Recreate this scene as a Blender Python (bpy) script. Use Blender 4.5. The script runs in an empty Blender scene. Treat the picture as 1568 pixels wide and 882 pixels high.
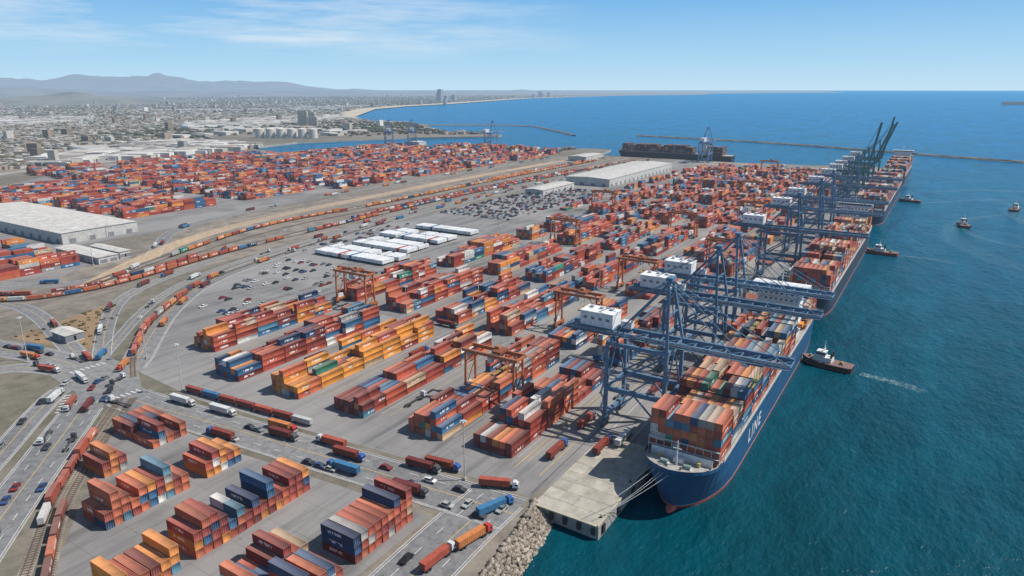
import bpy, math, random
import numpy as np
from mathutils import Vector, Matrix, noise
from mathutils.geometry import tessellate_polygon
random.seed(7); rng=np.random.default_rng(7)
scene=bpy.context.scene; COLL=bpy.context.collection
SEA=-4.0
# ------------------------------------------------------------ materials
def newmat(name):
    m=bpy.data.materials.new(name); m.use_nodes=True
    nt=m.node_tree; nt.nodes.clear()
    try: m.cycles.emission_sampling='NONE'
    except Exception: pass
    return m,nt
def N(nt,t,**k):
    n=nt.nodes.new(t)
    for a,b in k.items():
        if a=='op': n.operation=b
        else: setattr(n,a,b)
    return n
def L(nt,a,b): nt.links.new(a,b)
def math_(nt,op,a,b=None,clamp=False):
    n=N(nt,'ShaderNodeMath',op=op); n.use_clamp=clamp
    for i,v in enumerate((a,b)):
        if v is None: continue
        if isinstance(v,(int,float)): n.inputs[i].default_value=v
        else: L(nt,v,n.inputs[i])
    return n.outputs[0]
def mixc(nt,f,a,b,blend='MIX'):
    n=N(nt,'ShaderNodeMix',data_type='RGBA',blend_type=blend)
    for i,v in ((0,f),(6,a),(7,b)):
        if isinstance(v,(int,float)): n.inputs[i].default_value=v
        elif isinstance(v,tuple): n.inputs[i].default_value=(*v,1) if len(v)==3 else v
        else: L(nt,v,n.inputs[i])
    return n.outputs[2]
def pos(nt): return N(nt,'ShaderNodeNewGeometry').outputs['Position']
def noise_(nt,scale,detail=4,rough=.55,vec=None,stretch=None):
    n=N(nt,'ShaderNodeTexNoise'); n.inputs['Scale'].default_value=scale
    n.inputs['Detail'].default_value=detail; n.inputs['Roughness'].default_value=rough
    v=vec if vec is not None else pos(nt)
    if stretch:
        mp=N(nt,'ShaderNodeMapping'); mp.inputs['Scale'].default_value=stretch; L(nt,v,mp.inputs[0]); v=mp.outputs[0]
    L(nt,v,n.inputs['Vector']); return n.outputs['Fac']
def ramp(nt,f,stops):
    r=N(nt,'ShaderNodeValToRGB'); e=r.color_ramp.elements
    while len(e)<len(stops): e.new(.5)
    for i,(p_,c) in enumerate(stops):
        e[i].position=p_; e[i].color=(*c,1) if isinstance(c,tuple) else (c,c,c,1)
    L(nt,f,r.inputs[0]); return r.outputs[0]
def finish(nt,color,rough=.8,spec=.3,bump=None,bstr=.3,bdist=.1,haze=13500,metal=0,hcol=(.36,.50,.66)):
    b=N(nt,'ShaderNodeBsdfPrincipled')
    if isinstance(color,tuple): b.inputs['Base Color'].default_value=(*color,1)
    else: L(nt,color,b.inputs['Base Color'])
    if isinstance(rough,(int,float)): b.inputs['Roughness'].default_value=rough
    else: L(nt,rough,b.inputs['Roughness'])
    b.inputs['Specular IOR Level'].default_value=spec; b.inputs['Metallic'].default_value=metal
    if bump is not None:
        bn=N(nt,'ShaderNodeBump'); bn.inputs['Strength'].default_value=bstr; bn.inputs['Distance'].default_value=bdist
        L(nt,bump,bn.inputs['Height']); L(nt,bn.outputs[0],b.inputs['Normal'])
    o=N(nt,'ShaderNodeOutputMaterial'); out=b.outputs[0]
    if haze:  # aerial haze painted into the surface as emission, growing away from the world origin
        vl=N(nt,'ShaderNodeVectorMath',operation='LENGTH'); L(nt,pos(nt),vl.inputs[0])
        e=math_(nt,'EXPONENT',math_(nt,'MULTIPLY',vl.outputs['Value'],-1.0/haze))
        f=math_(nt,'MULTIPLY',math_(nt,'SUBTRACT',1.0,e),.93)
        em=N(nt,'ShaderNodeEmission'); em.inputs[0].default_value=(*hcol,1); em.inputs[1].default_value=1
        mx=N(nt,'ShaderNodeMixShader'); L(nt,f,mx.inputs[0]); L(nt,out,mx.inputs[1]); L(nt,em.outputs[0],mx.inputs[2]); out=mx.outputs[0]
    L(nt,out,o.inputs[0])
def attr(nt,name):
    a=N(nt,'ShaderNodeAttribute'); a.attribute_name=name; return a
M_paint,nt=newmat('painted_metal')
c=attr(nt,'Col').outputs['Color']
g=ramp(nt,noise_(nt,.6,4,.7),[(.3,.72),(.6,1.05)])
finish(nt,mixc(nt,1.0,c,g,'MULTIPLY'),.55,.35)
M_matte,nt=newmat('weathered_surface')
c=attr(nt,'Col').outputs['Color']
g=ramp(nt,noise_(nt,.25,4,.7),[(.3,.72),(.65,1.1)])
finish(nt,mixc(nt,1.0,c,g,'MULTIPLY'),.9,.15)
M_cont,nt=newmat('container_steel')
c=attr(nt,'Col').outputs['Color']; info=attr(nt,'Info').outputs['Color']
sp=N(nt,'ShaderNodeSeparateColor'); L(nt,info,sp.inputs[0]); rnd,typ,ln=sp.outputs
uv=N(nt,'ShaderNodeUVMap'); uv.uv_map='UVMap'; su=N(nt,'ShaderNodeSeparateXYZ'); L(nt,uv.outputs[0],su.inputs[0]); U,V=su.outputs[0],su.outputs[1]
corr=math_(nt,'SINE',math_(nt,'MULTIPLY',U,2*math.pi/.42))
corr01=math_(nt,'MULTIPLY_ADD',corr,.5); corr01.node.inputs[2].default_value=.5
shade=math_(nt,'MULTIPLY_ADD',corr01,.16); shade.node.inputs[2].default_value=.87
c=mixc(nt,1.0,c,shade,'MULTIPLY')
gr=ramp(nt,noise_(nt,.35,5,.75),[(.28,.55),(.5,.92),(.75,1.1)]); c=mixc(nt,1.0,c,gr,'MULTIPLY')
rust=ramp(nt,noise_(nt,1.3,4,.8),[(.58,0.),(.70,1.)]); c=mixc(nt,math_(nt,'MULTIPLY',rust,.4),c,(.12,.045,.02))
side=math_(nt,'LESS_THAN',typ,.25)
end=math_(nt,'MULTIPLY',math_(nt,'GREATER_THAN',typ,.25),math_(nt,'LESS_THAN',typ,.75))
top=math_(nt,'GREATER_THAN',typ,.75)
cb=N(nt,'ShaderNodeCombineXYZ'); L(nt,math_(nt,'MULTIPLY',U,1.3),cb.inputs[0]); L(nt,math_(nt,'MULTIPLY',V,.5),cb.inputs[1]); L(nt,math_(nt,'MULTIPLY',rnd,91.),cb.inputs[2])
ltr=math_(nt,'GREATER_THAN',noise_(nt,1.1,1,.5,vec=cb.outputs[0]),.47)
u0=math_(nt,'GREATER_THAN',U,2.6); u1=math_(nt,'LESS_THAN',U,7.6)
v0=math_(nt,'GREATER_THAN',V,.85); v1=math_(nt,'LESS_THAN',V,1.75)
mk=math_(nt,'MULTIPLY',math_(nt,'MULTIPLY',u0,u1),math_(nt,'MULTIPLY',v0,v1))
mk=math_(nt,'MULTIPLY',math_(nt,'MULTIPLY',mk,ltr),math_(nt,'MULTIPLY',side,math_(nt,'GREATER_THAN',rnd,.5)))
c=mixc(nt,math_(nt,'MULTIPLY',mk,.75),c,(.75,.75,.72))
rod=math_(nt,'GREATER_THAN',math_(nt,'SINE',math_(nt,'MULTIPLY',U,2*math.pi/.61)),.86)
c=mixc(nt,math_(nt,'MULTIPLY',math_(nt,'MULTIPLY',rod,end),.5),c,(.3,.3,.3))
c=mixc(nt,math_(nt,'MULTIPLY',top,.20),c,(.42,.33,.27))
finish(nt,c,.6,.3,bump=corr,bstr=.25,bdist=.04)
def groundmat(name,a,b,c3,sc=.05,haze=13500,fine=1.0,stretch=None):
    m,nt=newmat(name)
    n1=noise_(nt,sc,5,.6,stretch=stretch); n2=noise_(nt,sc*9,5,.75); n3=noise_(nt,sc*.25,3,.5)
    col=mixc(nt,ramp(nt,n1,[(.35,0.),(.65,1.)]),a,b)
    col=mixc(nt,ramp(nt,n3,[(.45,0.),(.62,.7)]),col,c3)
    col=mixc(nt,1.0,col,ramp(nt,n2,[(.3,1-.4*fine),(.6,1.08)]),'MULTIPLY')
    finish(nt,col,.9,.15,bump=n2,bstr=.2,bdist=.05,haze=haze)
    return m
M_ground=groundmat('dry_ground',(.255,.22,.18),(.20,.178,.142),(.15,.138,.10),.012)
M_sand=groundmat('beach_sand',(.62,.52,.38),(.56,.47,.35),(.5,.43,.33),.01)
M_dirt=groundmat('dirt',(.33,.22,.13),(.26,.175,.10),(.19,.14,.08),.08)
M_dirtroad=groundmat('dirt_road',(.50,.37,.24),(.42,.32,.22),(.35,.28,.21),.03)
M_ballast=groundmat('ballast',(.20,.17,.14),(.34,.29,.24),(.16,.14,.12),.3,stretch=(.5,.03,1))
M_road=groundmat('road_asphalt',(.225,.222,.22),(.185,.183,.182),(.265,.26,.25),.04)
M_conc=groundmat('pale_concrete',(.40,.38,.34),(.34,.32,.29),(.28,.27,.25),.08)
M_yard,nt=newmat('yard_asphalt')
p_=pos(nt)
col=mixc(nt,ramp(nt,noise_(nt,.03,5,.6),[(.35,0.),(.65,1.)]),(.195,.187,.18),(.262,.25,.238))
col=mixc(nt,ramp(nt,noise_(nt,1.0,4,.65,stretch=(.16,.012,.1)),[(.48,0.),(.66,.7)]),col,(.10,.097,.095))
col=mixc(nt,ramp(nt,noise_(nt,.35,5,.8),[(.57,0.),(.72,.6)]),col,(.09,.087,.083))
col=mixc(nt,ramp(nt,noise_(nt,.011,2,.5),[(.5,0.),(.56,.45)]),col,(.32,.305,.285))
s=N(nt,'ShaderNodeSeparateXYZ'); L(nt,p_,s.inputs[0])
for ax,per in ((0,9.0),(1,12.0)):
    fr=math_(nt,'FRACT',math_(nt,'MULTIPLY',s.outputs[ax],1/per))
    col=mixc(nt,math_(nt,'MULTIPLY',math_(nt,'LESS_THAN',fr,.02),.35),col,(.08,.08,.08))
finish(nt,col,.85,.2)
M_sea,nt=newmat('sea_water')
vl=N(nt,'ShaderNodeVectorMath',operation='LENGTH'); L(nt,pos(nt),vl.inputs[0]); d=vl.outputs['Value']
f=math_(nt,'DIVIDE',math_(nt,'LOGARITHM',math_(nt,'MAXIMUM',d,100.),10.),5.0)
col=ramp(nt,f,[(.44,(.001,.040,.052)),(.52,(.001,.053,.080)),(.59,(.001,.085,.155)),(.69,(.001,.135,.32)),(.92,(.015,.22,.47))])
pat=noise_(nt,1.0,5,.65,stretch=(.014,.004,.01)); col=mixc(nt,ramp(nt,pat,[(.42,0.),(.64,.5)]),col,(.002,.095,.14))
pt2=noise_(nt,1.0,6,.7,stretch=(.05,.02,.05)); col=mixc(nt,1.0,col,ramp(nt,pt2,[(.35,.82),(.65,1.18)]),'MULTIPLY')
n1=noise_(nt,.35,4,.65,stretch=(1,.6,1)); n2=noise_(nt,.05,4,.6,stretch=(1,.5,1))
h=math_(nt,'ADD',n1,math_(nt,'MULTIPLY',n2,3.0))
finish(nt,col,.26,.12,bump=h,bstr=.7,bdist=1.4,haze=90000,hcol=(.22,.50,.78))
M_foam,nt=newmat('foam')
fa=noise_(nt,.5,7,.85); tr=N(nt,'ShaderNodeBsdfTransparent'); df=N(nt,'ShaderNodeBsdfDiffuse'); df.inputs[0].default_value=(.42,.58,.60,1)
at=attr(nt,'Col').outputs['Fac']
mk=math_(nt,'MULTIPLY',ramp(nt,fa,[(.47,0.),(.62,1.)]),at)
mx=N(nt,'ShaderNodeMixShader'); L(nt,mk,mx.inputs[0]); L(nt,tr.outputs[0],mx.inputs[1]); L(nt,df.outputs[0],mx.inputs[2])
o=N(nt,'ShaderNodeOutputMaterial'); L(nt,mx.outputs[0],o.inputs[0])
M_hill,nt=newmat('hillside')
col=mixc(nt,ramp(nt,noise_(nt,.002,6,.65),[(.4,0.),(.6,1.)]),(.22,.18,.11),(.10,.10,.06))
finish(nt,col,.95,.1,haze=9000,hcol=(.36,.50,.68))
M_line,nt=newmat('road_paint')
finish(nt,mixc(nt,ramp(nt,noise_(nt,1.2,4,.7),[(.35,.6),(.6,0.)]),attr(nt,'Col').outputs['Color'],(.24,.235,.23)),.7,.2)

# ------------------------------------------------------------ mesh builder
def setcol(me,cols_corner,name='Col'):
    a=me.color_attributes.new(name,'FLOAT_COLOR','CORNER')
    a.data.foreach_set('color',np.asarray(cols_corner,dtype=np.float32).ravel())
class MB:
    def __init__(s): s.V=[];s.F=[];s.C=[]
    def add(s,vs,fs,col):
        o=len(s.V); s.V.extend(vs)
        for f in fs: s.F.append(tuple(i+o for i in f)); s.C.append(col)
    def box(s,c,d,col,yaw=0,taper=1.0):
        hx,hy,hz=d[0]/2,d[1]/2,d[2]/2; ca,sa=math.cos(yaw),math.sin(yaw); vs=[]
        for z in(-1,1):
            t=taper if z>0 else 1
            for x,y in((-1,-1),(1,-1),(1,1),(-1,1)):
                X,Y=x*hx*t,y*hy*t; vs.append((c[0]+X*ca-Y*sa,c[1]+X*sa+Y*ca,c[2]+z*hz))
        s.add(vs,[(3,2,1,0),(4,5,6,7),(0,1,5,4),(1,2,6,5),(2,3,7,6),(3,0,4,7)],col)
    def beam(s,p,q,w,col,h=None):
        h=h or w; p=Vector(p);q=Vector(q); d=(q-p).normalized()
        up=Vector((0,0,1)) if abs(d.z)<.95 else Vector((1,0,0))
        a=d.cross(up).normalized(); b=a.cross(d).normalized(); vs=[]
        for e in(p,q):
            for x,y in((-1,-1),(1,-1),(1,1),(-1,1)): vs.append(tuple(e+a*x*w/2+b*y*h/2))
        s.add(vs,[(3,2,1,0),(4,5,6,7),(0,1,5,4),(1,2,6,5),(2,3,7,6),(3,0,4,7)],col)
    def cyl(s,p,q,r,col,n=10,r2=None):
        r2=r if r2 is None else r2
        p=Vector(p);q=Vector(q); d=(q-p).normalized()
        up=Vector((0,0,1)) if abs(d.z)<.95 else Vector((1,0,0))
        a=d.cross(up).normalized(); b=a.cross(d).normalized(); vs=[]
        for e,rr in((p,r),(q,r2)):
            for i in range(n):
                t=2*math.pi*i/n; vs.append(tuple(e+a*rr*math.cos(t)+b*rr*math.sin(t)))
        fs=[(i,(i+1)%n,n+(i+1)%n,n+i) for i in range(n)]+[tuple(range(n-1,-1,-1)),tuple(range(n,2*n))]
        s.add(vs,fs,col)
    def mesh(s,name,mat):
        me=bpy.data.meshes.new(name); me.from_pydata(s.V,[],s.F)
        cc=[]
        for f,c in zip(s.F,s.C): cc.extend([(*c,1.0)]*len(f))
        setcol(me,cc); me.materials.append(mat); me.update(); return me
    def obj(s,name,mat,parent=None): return mkobj(name,s.mesh(name,mat),parent=parent)
def mkobj(name,me,loc=(0,0,0),rz=0,parent=None,sc=1):
    o=bpy.data.objects.new(name,me); o.location=loc; o.rotation_euler=(0,0,rz); COLL.objects.link(o)
    if sc!=1: o.scale=(sc,sc,sc)
    if parent: o.parent=parent
    return o
def template(detail):
    A=[];B=[];F=[];UVh=[];T=[]
    faces=[((0,-1,0),(1,0,0),(0,0,1),0.),((0,1,0),(-1,0,0),(0,0,1),0.),((1,0,0),(0,1,0),(0,0,1),.5),((-1,0,0),(0,-1,0),(0,0,1),.5),((0,0,1),(1,0,0),(0,1,0),1.)]
    for n,u,v,t in faces:
        n=np.array(n,float);u=np.array(u,float);v=np.array(v,float)
        rings=[(0,0)] if not detail else [(0,0),(.14,0),(.17,.07)]
        base=len(A); spec=[]
        for ins,dep in rings:
            for a,b in((-1,-1),(1,-1),(1,1),(-1,1)):
                A.append(n+a*u+b*v); B.append(-a*u*ins-b*v*ins-n*dep); spec.append((a,b,ins))
        ua=int(np.argmax(abs(u)));va=int(np.argmax(abs(v)))
        def addq(q):
            F.append([base+i for i in q]); T.append(t)
            UVh.append([(ua,spec[i][0],va,spec[i][1],spec[i][2]) for i in q])
        if not detail: addq((0,1,2,3))
        else:
            for r in range(2):
                for i in range(4):
                    j=(i+1)%4; addq((r*4+i,r*4+j,r*4+4+j,r*4+4+i))
            addq((8,9,10,11))
    return np.array(A),np.array(B),np.array(F),np.array(T),np.array(UVh)
TPL={True:template(True),False:template(False)}
def boxes_np(name,cen,half,yaw,col,mat,detail=False,rnds=None):
    A,B,F,T,S=TPL[detail]; cen=np.asarray(cen,float);half=np.asarray(half,float);yaw=np.asarray(yaw,float);col=np.asarray(col,float)
    n=len(cen)
    P=half[:,None,:]*A[None]+B[None]
    ca=np.cos(yaw)[:,None];sa=np.sin(yaw)[:,None]
    X=P[...,0]*ca-P[...,1]*sa;Y=P[...,0]*sa+P[...,1]*ca
    P=np.stack([X,Y,P[...,2]],-1)+cen[:,None,:]
    nv=len(A); faces=(F[None]+(np.arange(n)*nv)[:,None,None]).reshape(-1,4)
    me=bpy.data.meshes.new(name)
    me.vertices.add(n*nv); me.vertices.foreach_set('co',P.astype(np.float32).ravel())
    me.loops.add(faces.size); me.loops.foreach_set('vertex_index',faces.astype(np.int32).ravel())
    me.polygons.add(len(faces)); me.polygons.foreach_set('loop_start',np.arange(0,faces.size,4,dtype=np.int32))
    try: me.polygons.foreach_set('loop_total',np.full(len(faces),4,dtype=np.int32))
    except Exception: pass
    me.update(calc_edges=True)
    nf=len(F)
    c4=np.concatenate([col,np.ones((n,1))],1)
    setcol(me,np.repeat(c4,nf*4,axis=0))
    if rnds is None: rnds=rng.random(n)
    inf=np.zeros((n,nf,4,4)); inf[...,0]=np.asarray(rnds)[:,None,None]; inf[...,1]=T[None,:,None]; inf[...,2]=(half[:,0]/10)[:,None,None]; inf[...,3]=1
    setcol(me,inf,'Info')
    ua=S[...,0].astype(int);va=S[...,2].astype(int)
    hu=half[:,ua];hv=half[:,va]
    u=hu+S[None,...,1]*(hu-S[None,...,4]); v=hv+S[None,...,3]*(hv-S[None,...,4])
    uvl=me.uv_layers.new(name='UVMap'); uvl.data.foreach_set('uv',np.stack([u,v],-1).astype(np.float32).ravel())
    me.materials.append(mat); me.validate()
    return mkobj(name,me)
# ------------------------------------------------------------ containers
PAL=[((.44,.085,.045),26),((.53,.135,.06),15),((.32,.05,.035),15),((.20,.035,.028),9),((.66,.24,.05),7),((.035,.125,.25),11),((.02,.06,.14),7),((.09,.23,.32),4),((.64,.62,.58),7),((.38,.36,.33),4),((.04,.24,.16),1.3),((.52,.36,.22),3)]
PC=[p[0] for p in PAL]; PW=[p[1] for p in PAL]
def pickcol(bias=None,pb=.28):
    c=bias if (bias and random.random()<pb) else random.choices(PC,PW)[0]
    k=random.uniform(.75,1.2); return tuple(min(.8,x*k) for x in c)
class Conts:
    def __init__(s): s.c=[];s.h=[];s.y=[];s.col=[]
    def add(s,x,y,zb,l,yaw,col,w=2.44,h=2.6):
        s.c.append((x,y,zb+h/2));s.h.append((l/2,w/2,h/2));s.y.append(yaw+(math.pi if random.random()<.5 else 0));s.col.append(col)
    def build(s,name,detail,parent=None):
        if not s.c: return
        o=boxes_np(name,s.c,s.h,s.y,s.col,M_cont,detail)
        if parent: o.parent=parent
        return o
def block(x0,x1,y0,y1,orient='y',tmax=4,dens=.93,detail=False,bias=None,tmin=1,gapp=.06,name='container_stack'):
    C=Conts(); across=2.62; along=12.55
    if orient=='y': na=max(1,int((x1-x0+.3)/across)); nl=max(1,int((y1-y0+.5)/along))
    else: na=max(1,int((y1-y0+.3)/across)); nl=max(1,int((x1-x0+.5)/along))
    sd=random.uniform(0,1000); pb=.28 if bias is None else .6
    for j in range(nl):
        if random.random()<gapp: continue
        nb=noise.noise(Vector((sd,j*.35,0)))
        cb=random.choice(PC[:6]) if bias is None else bias
        for i in range(na):
            t=int(round(tmax-.9+nb*2.2+random.uniform(-1.,.8)+noise.noise(Vector((sd+i*.5,j*.8,5)))*1.8))
            if random.random()>dens: t-=2
            t=max(tmin if random.random()<.94 else 0,min(tmax,t))
            for k in range(t):
                a=(i+.5)*across; b=(j+.5)*along; jx=random.uniform(-.07,.07); jy=random.uniform(-.15,.15)
                if orient=='y': x,y,yaw=x0+a+jx,y0+b+jy,math.pi/2
                else: x,y,yaw=x0+b+jy,y0+a+jx,0
                if random.random()<.16:
                    C.add(*( (x,y-3.1) if orient=='y' else (x-3.1,y)),k*2.62,6.06,yaw,pickcol(cb,pb)); C.add(*((x,y+3.1) if orient=='y' else (x+3.1,y)),k*2.62,6.06,yaw,pickcol(cb,pb))
                else: C.add(x,y,k*2.62,12.19,yaw,pickcol(cb,pb))
    C.build(name,detail)
ROWS=[(-296,-280),(-257,-241),(-222,-205),(-188,-171),(-152,-136),(-125,-109)]
ST=[181,165,167,168,171,173]
banks=[(0,264),(275,358),(370,466),(478,592),(604,722),(736,852),(866,987),(1000,1120)]
for (x0,x1),ys in zip(ROWS,ST):
    for bi,(a,b) in enumerate(banks):
        a=ys if bi==0 else a
        if bi==0 and x0==-125: b=256
        block(x0,x1,a+random.uniform(0,2),b-random.uniform(0,6),tmax=4,detail=bi<2,gapp=.03 if bi<2 else .08,tmin=2 if bi<2 else 1,
              bias=(.70,.27,.045) if (bi==0 and x0==-222) else None)
for x0 in (-330,-275,-238,-203,-169):
    for a,b in ((520,590),(620,715),(750,840),(870,980),(1000,1100)):
        if x0 in(-330,-203,-169) and a<600: continue
        block(x0,x0+8,a,b,tmax=3,gapp=.2)
block(-243,-217,113.5,126.5,'x',3,detail=True,gapp=0,tmin=1)
block(-226,-213,94.5,103,'x',3,detail=True,gapp=0,tmin=2,bias=(.62,.2,.06))
block(-198,-185,80,108,'x',4,detail=True,gapp=0,tmin=2); block(-198,-185,112,125,'x',3,detail=True,gapp=0,tmin=2)
block(-165,-152,66,84,'x',3,detail=True,gapp=0,tmin=2); block(-165,-152,86,127,'x',4,detail=True,gapp=0,tmin=2)
block(-140,-114.5,84,104,'x',3,detail=True,gapp=0,tmin=1); block(-128,-114.5,107,131,'x',4,detail=True,gapp=0,tmin=3)
block(-300,-286,76,90,'x',2,detail=True,gapp=0); block(-335,-322,88,98,'x',2,detail=True,gapp=0)
for k in range(3): block(-598+k*36,-580+k*36,186,243,tmax=4,gapp=.03)
xx=-1150
while xx<-625:
    yy0=330 if xx>-1000 else 480
    for a,b in ((yy0,470),(486,600),(618,740),(758,880),(898,1010),(1028,1150)):
        if a<340 and xx>-840: a=352
        if xx>-660 and a<600: continue
        if xx<-1060 and a>880: continue
        dy=random.uniform(-8,8)
        block(xx,xx+16,a+dy,b+dy-8,tmax=4 if random.random()<.6 else 3,gapp=.06)
    xx+=25
for x0 in (-900,-860,-820,-780,-740,-700,-660): block(x0,x0+21,1160,1205,tmax=5,gapp=.02)
# ------------------------------------------------------------ land, sea
def sheet(name,pts,z,mat,skirt=None,smat=None):
    vs=[(x,y,z) for x,y in pts]; tr=tessellate_polygon([[Vector(v) for v in vs]])
    me=bpy.data.meshes.new(name); n=len(vs); fs=[]
    for t in tr:
        a,b,c=[Vector(vs[i]) for i in t]
        fs.append(t if (b-a).cross(c-a).z>0 else (t[0],t[2],t[1]))
    nf=len(fs)
    if skirt is not None:
        vs+= [(x,y,skirt) for x,y in pts]; fs+=[(i,(i+1)%n,n+(i+1)%n,n+i) for i in range(n)]
    me.from_pydata(vs,[],fs); me.materials.append(mat)
    if smat:
        me.materials.append(smat)
        for p in me.polygons[nf:]: p.material_index=1
    me.update(); return mkobj(name,me)
S=90000
sheet('sea',[(-S,-S),(S,-S),(S,S),(-S,S)],SEA,M_sea)
coast=[(-60,-500),(-72,60),(-80,105),(-84,122),(-86,140),(-90,156),(-68,155),(-68,1250),(-110,1262),(-180,1225),(-300,1205),(-560,1205),(-590,1330),(-650,1335),(-690,1225),(-930,1222),(-1040,1120),(-1120,920),(-1270,960),(-1310,1130),(-1190,1400),(-1020,1560),(-1040,1610),(-1300,1660),(-1611,1978),(-1900,2010),(-2160,2173),(-2250,2230),(-2700,2700),(-3178,3318),(-3500,4000),(-3763,4897),(-4300,6300),(-5016,8281),(-5500,11000),(-5930,14076),(-5200,17000),(-6500,22000),(-4000,33000),(-9000,60000),(-85000,85000),(-85000,-3000),(-3000,-3000)]
sheet('ground',coast,0,M_ground,-8,M_conc)
beach=[(-2140,2195),(-2250,2230),(-2700,2700),(-3178,3318),(-3500,4000),(-3763,4897),(-4300,6300),(-5016,8281),(-5500,11000),(-5480,11000),(-4950,8281),(-4225,6300),(-3680,4897),(-3415,4000),(-3098,3318),(-2600,2700),(-2160,2150)]
bw=[(x-60-(.008*abs(y)),y) for x,y in beach[:9]]+beach[9:]
sheet('beach',bw,.3,M_sand)
sheet('yard_pavement',[(-330,176),(-296,150),(-240,146),(-113,158),(-92,158),(-92,1195),(-430,1195),(-432,380),(-405,310),(-392,250),(-355,205)],.02,M_yard)
sheet('quay_apron',[(-92,166),(-68.3,166),(-68.3,1240),(-92,1240)],.02,M_yard)
sheet('lower_yard_pavement',[(-262,128),(-200,79),(-150,40),(-112,40),(-112,134),(-140,132),(-200,127)],.02,M_yard)
sheet('left_yard_pavement',[(-850,250),(-480,175),(-480,246),(-575,250),(-575,370),(-640,640),(-640,1215),(-920,1215),(-1110,900),(-1190,700),(-1190,600),(-1010,380)],.02,M_yard)
pier=MB()
for i in range(9):
    for j in range(4): k=random.uniform(.88,1.08); pier.box((-87.1+j*5.4,155.6+i*5.6+2.7,.06),(5.34,5.5,.16),(.42*k,.385*k,.32*k))
for i in range(8): pier.box((-68.0,158+i*11,-1.6),(1.1,1.6,2.6),(.03,.03,.03))
for i in range(5): pier.box((-88+i*4.6,155.0,-1.4),(1.2,.8,2.4),(.04,.04,.04))
pier.box((-79,155.2,.22),(22,.5,.4),(.45,.42,.3)); pier.box((-68.4,190,.22),(.5,70,.4),(.45,.42,.3))
for i in range(8): pier.cyl((-69.6,160+i*22,0),(-69.6,160+i*22,.9),.35,(.05,.05,.05))
pier.obj('concrete_pier',M_matte)
# hatch covers and gear laid on the apron
for (x,y,a) in ((-84,262,0),(-82,345,.03),(-85,402,0),(-83,430,.02),(-84,520,0),(-98,500,0),(-84,640,0)):
    hc=MB()
    for k in range(random.randint(1,3)):
        hc.box((x,y,.5+k*.9),(10,12.4,.7),(.30,.12,.08),a)
        for q in range(5): hc.box((x-4+q*2,y,.5+k*.9+.39),(.25,12,.1),(.24,.10,.07),a)
    hc.obj('hatch_cover',M_matte)
# ------------------------------------------------------------ paths / roads
def chaikin(p,n=3):
    p=[Vector((a,b)) for a,b in p]
    for _ in range(n):
        q=[p[0]]
        for a,b in zip(p[:-1],p[1:]): q+=[a*.75+b*.25,a*.25+b*.75]
        q.append(p[-1]); p=q
    return p
def offs(p,o):
    out=[]
    for i,a in enumerate(p):
        d=(p[min(i+1,len(p)-1)]-p[max(i-1,0)]).normalized(); out.append(a+Vector((-d.y,d.x))*o)
    return out
def ribbon(name,p,w,z,mat,o=0):
    a=offs(p,o+w/2);b=offs(p,o-w/2);n=len(p)
    me=bpy.data.meshes.new(name); me.from_pydata([(v.x,v.y,z) for v in b]+[(v.x,v.y,z) for v in a],[],[(i,i+1,n+i+1,n+i) for i in range(n-1)])
    me.materials.append(mat); me.update(); return mkobj(name,me)
def walk(p,s):
    for a,b in zip(p[:-1],p[1:]):
        l=(b-a).length
        if s<=l:
            d=(b-a)/l; return a+d*s,math.atan2(d.y,d.x)
        s-=l
    return None
def plen(p): return sum((b-a).length for a,b in zip(p[:-1],p[1:]))
marks=MB(); kerbs=MB()
def strip(mb,a,b,w,z,col,h=0):
    d=(b-a)
    if d.length<.01: return
    d.normalize(); n=Vector((-d.y,d.x))*w/2
    if h: mb.beam((a.x,a.y,z),(b.x,b.y,z),w,col,h)
    else: mb.add([(a.x-n.x,a.y-n.y,z),(b.x-n.x,b.y-n.y,z),(b.x+n.x,b.y+n.y,z),(a.x+n.x,a.y+n.y,z)],[(0,1,2,3)],col)
WH=(.68,.68,.66); YE=(.60,.41,.09)
def inbox(v): return -318<v.x<-268 and 120<v.y<152
def road(name,pts,w,z=.05,lanes=2,kerb=True,mat=None,edge=True):
    p=chaikin(pts); ribbon(name,p,w,z,mat or M_road)
    if kerb:
        for o in (w/2+.15,-w/2-.15):
            q=offs(p,o)
            for a,b in zip(q[:-1],q[1:]):
                if not inbox(a): strip(kerbs,a,b,.35,.07,(.42,.40,.37),.16)
    if edge:
        for o in (w/2-.6,-w/2+.6):
            q=offs(p,o)
            for a,b in zip(q[:-1],q[1:]):
                if not inbox(a): strip(marks,a,b,.18,z+.012,WH)
    for k in range(1,lanes):
        o=-w/2+w*k/lanes; q=offs(p,o); L_=plen(q)
        if k*2==lanes:
            for a,b in zip(q[:-1],q[1:]):
                if not inbox(a): strip(marks,a,b,.24,z+.012,YE)
        else:
            s_=0
            while s_<L_-4:
                r1=walk(q,s_);r2=walk(q,s_+3.5)
                if r1 and r2: strip(marks,r1[0],r2[0],.2,z+.012,WH)
                s_+=10
    return p
RA=road('port_road',[(-292,133),(-262,131.5),(-211,137.5),(-156,142.5),(-118,146),(-92,148)],17,.05,4)
RD=road('port_road',[(-101,152),(-101,130),(-100,110),(-98,70),(-95,30)],19,.06,4)
RL=road('port_road',[(-292,136),(-276,121),(-249,96),(-219,68),(-185,38),(-150,0)],15,.055,4)
RL2=road('port_road',[(-305,140),(-298,121),(-277,100),(-255,80),(-225,50),(-190,10)],9,.045,2)
RL3=road('port_road',[(-300,133),(-325,131),(-345,120),(-340,103),(-318,84),(-285,56),(-240,10)],10,.042,2)
RL4=road('port_road',[(-470,135),(-400,128),(-372,112),(-352,88),(-320,55),(-270,5)],10,.038,2)
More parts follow.
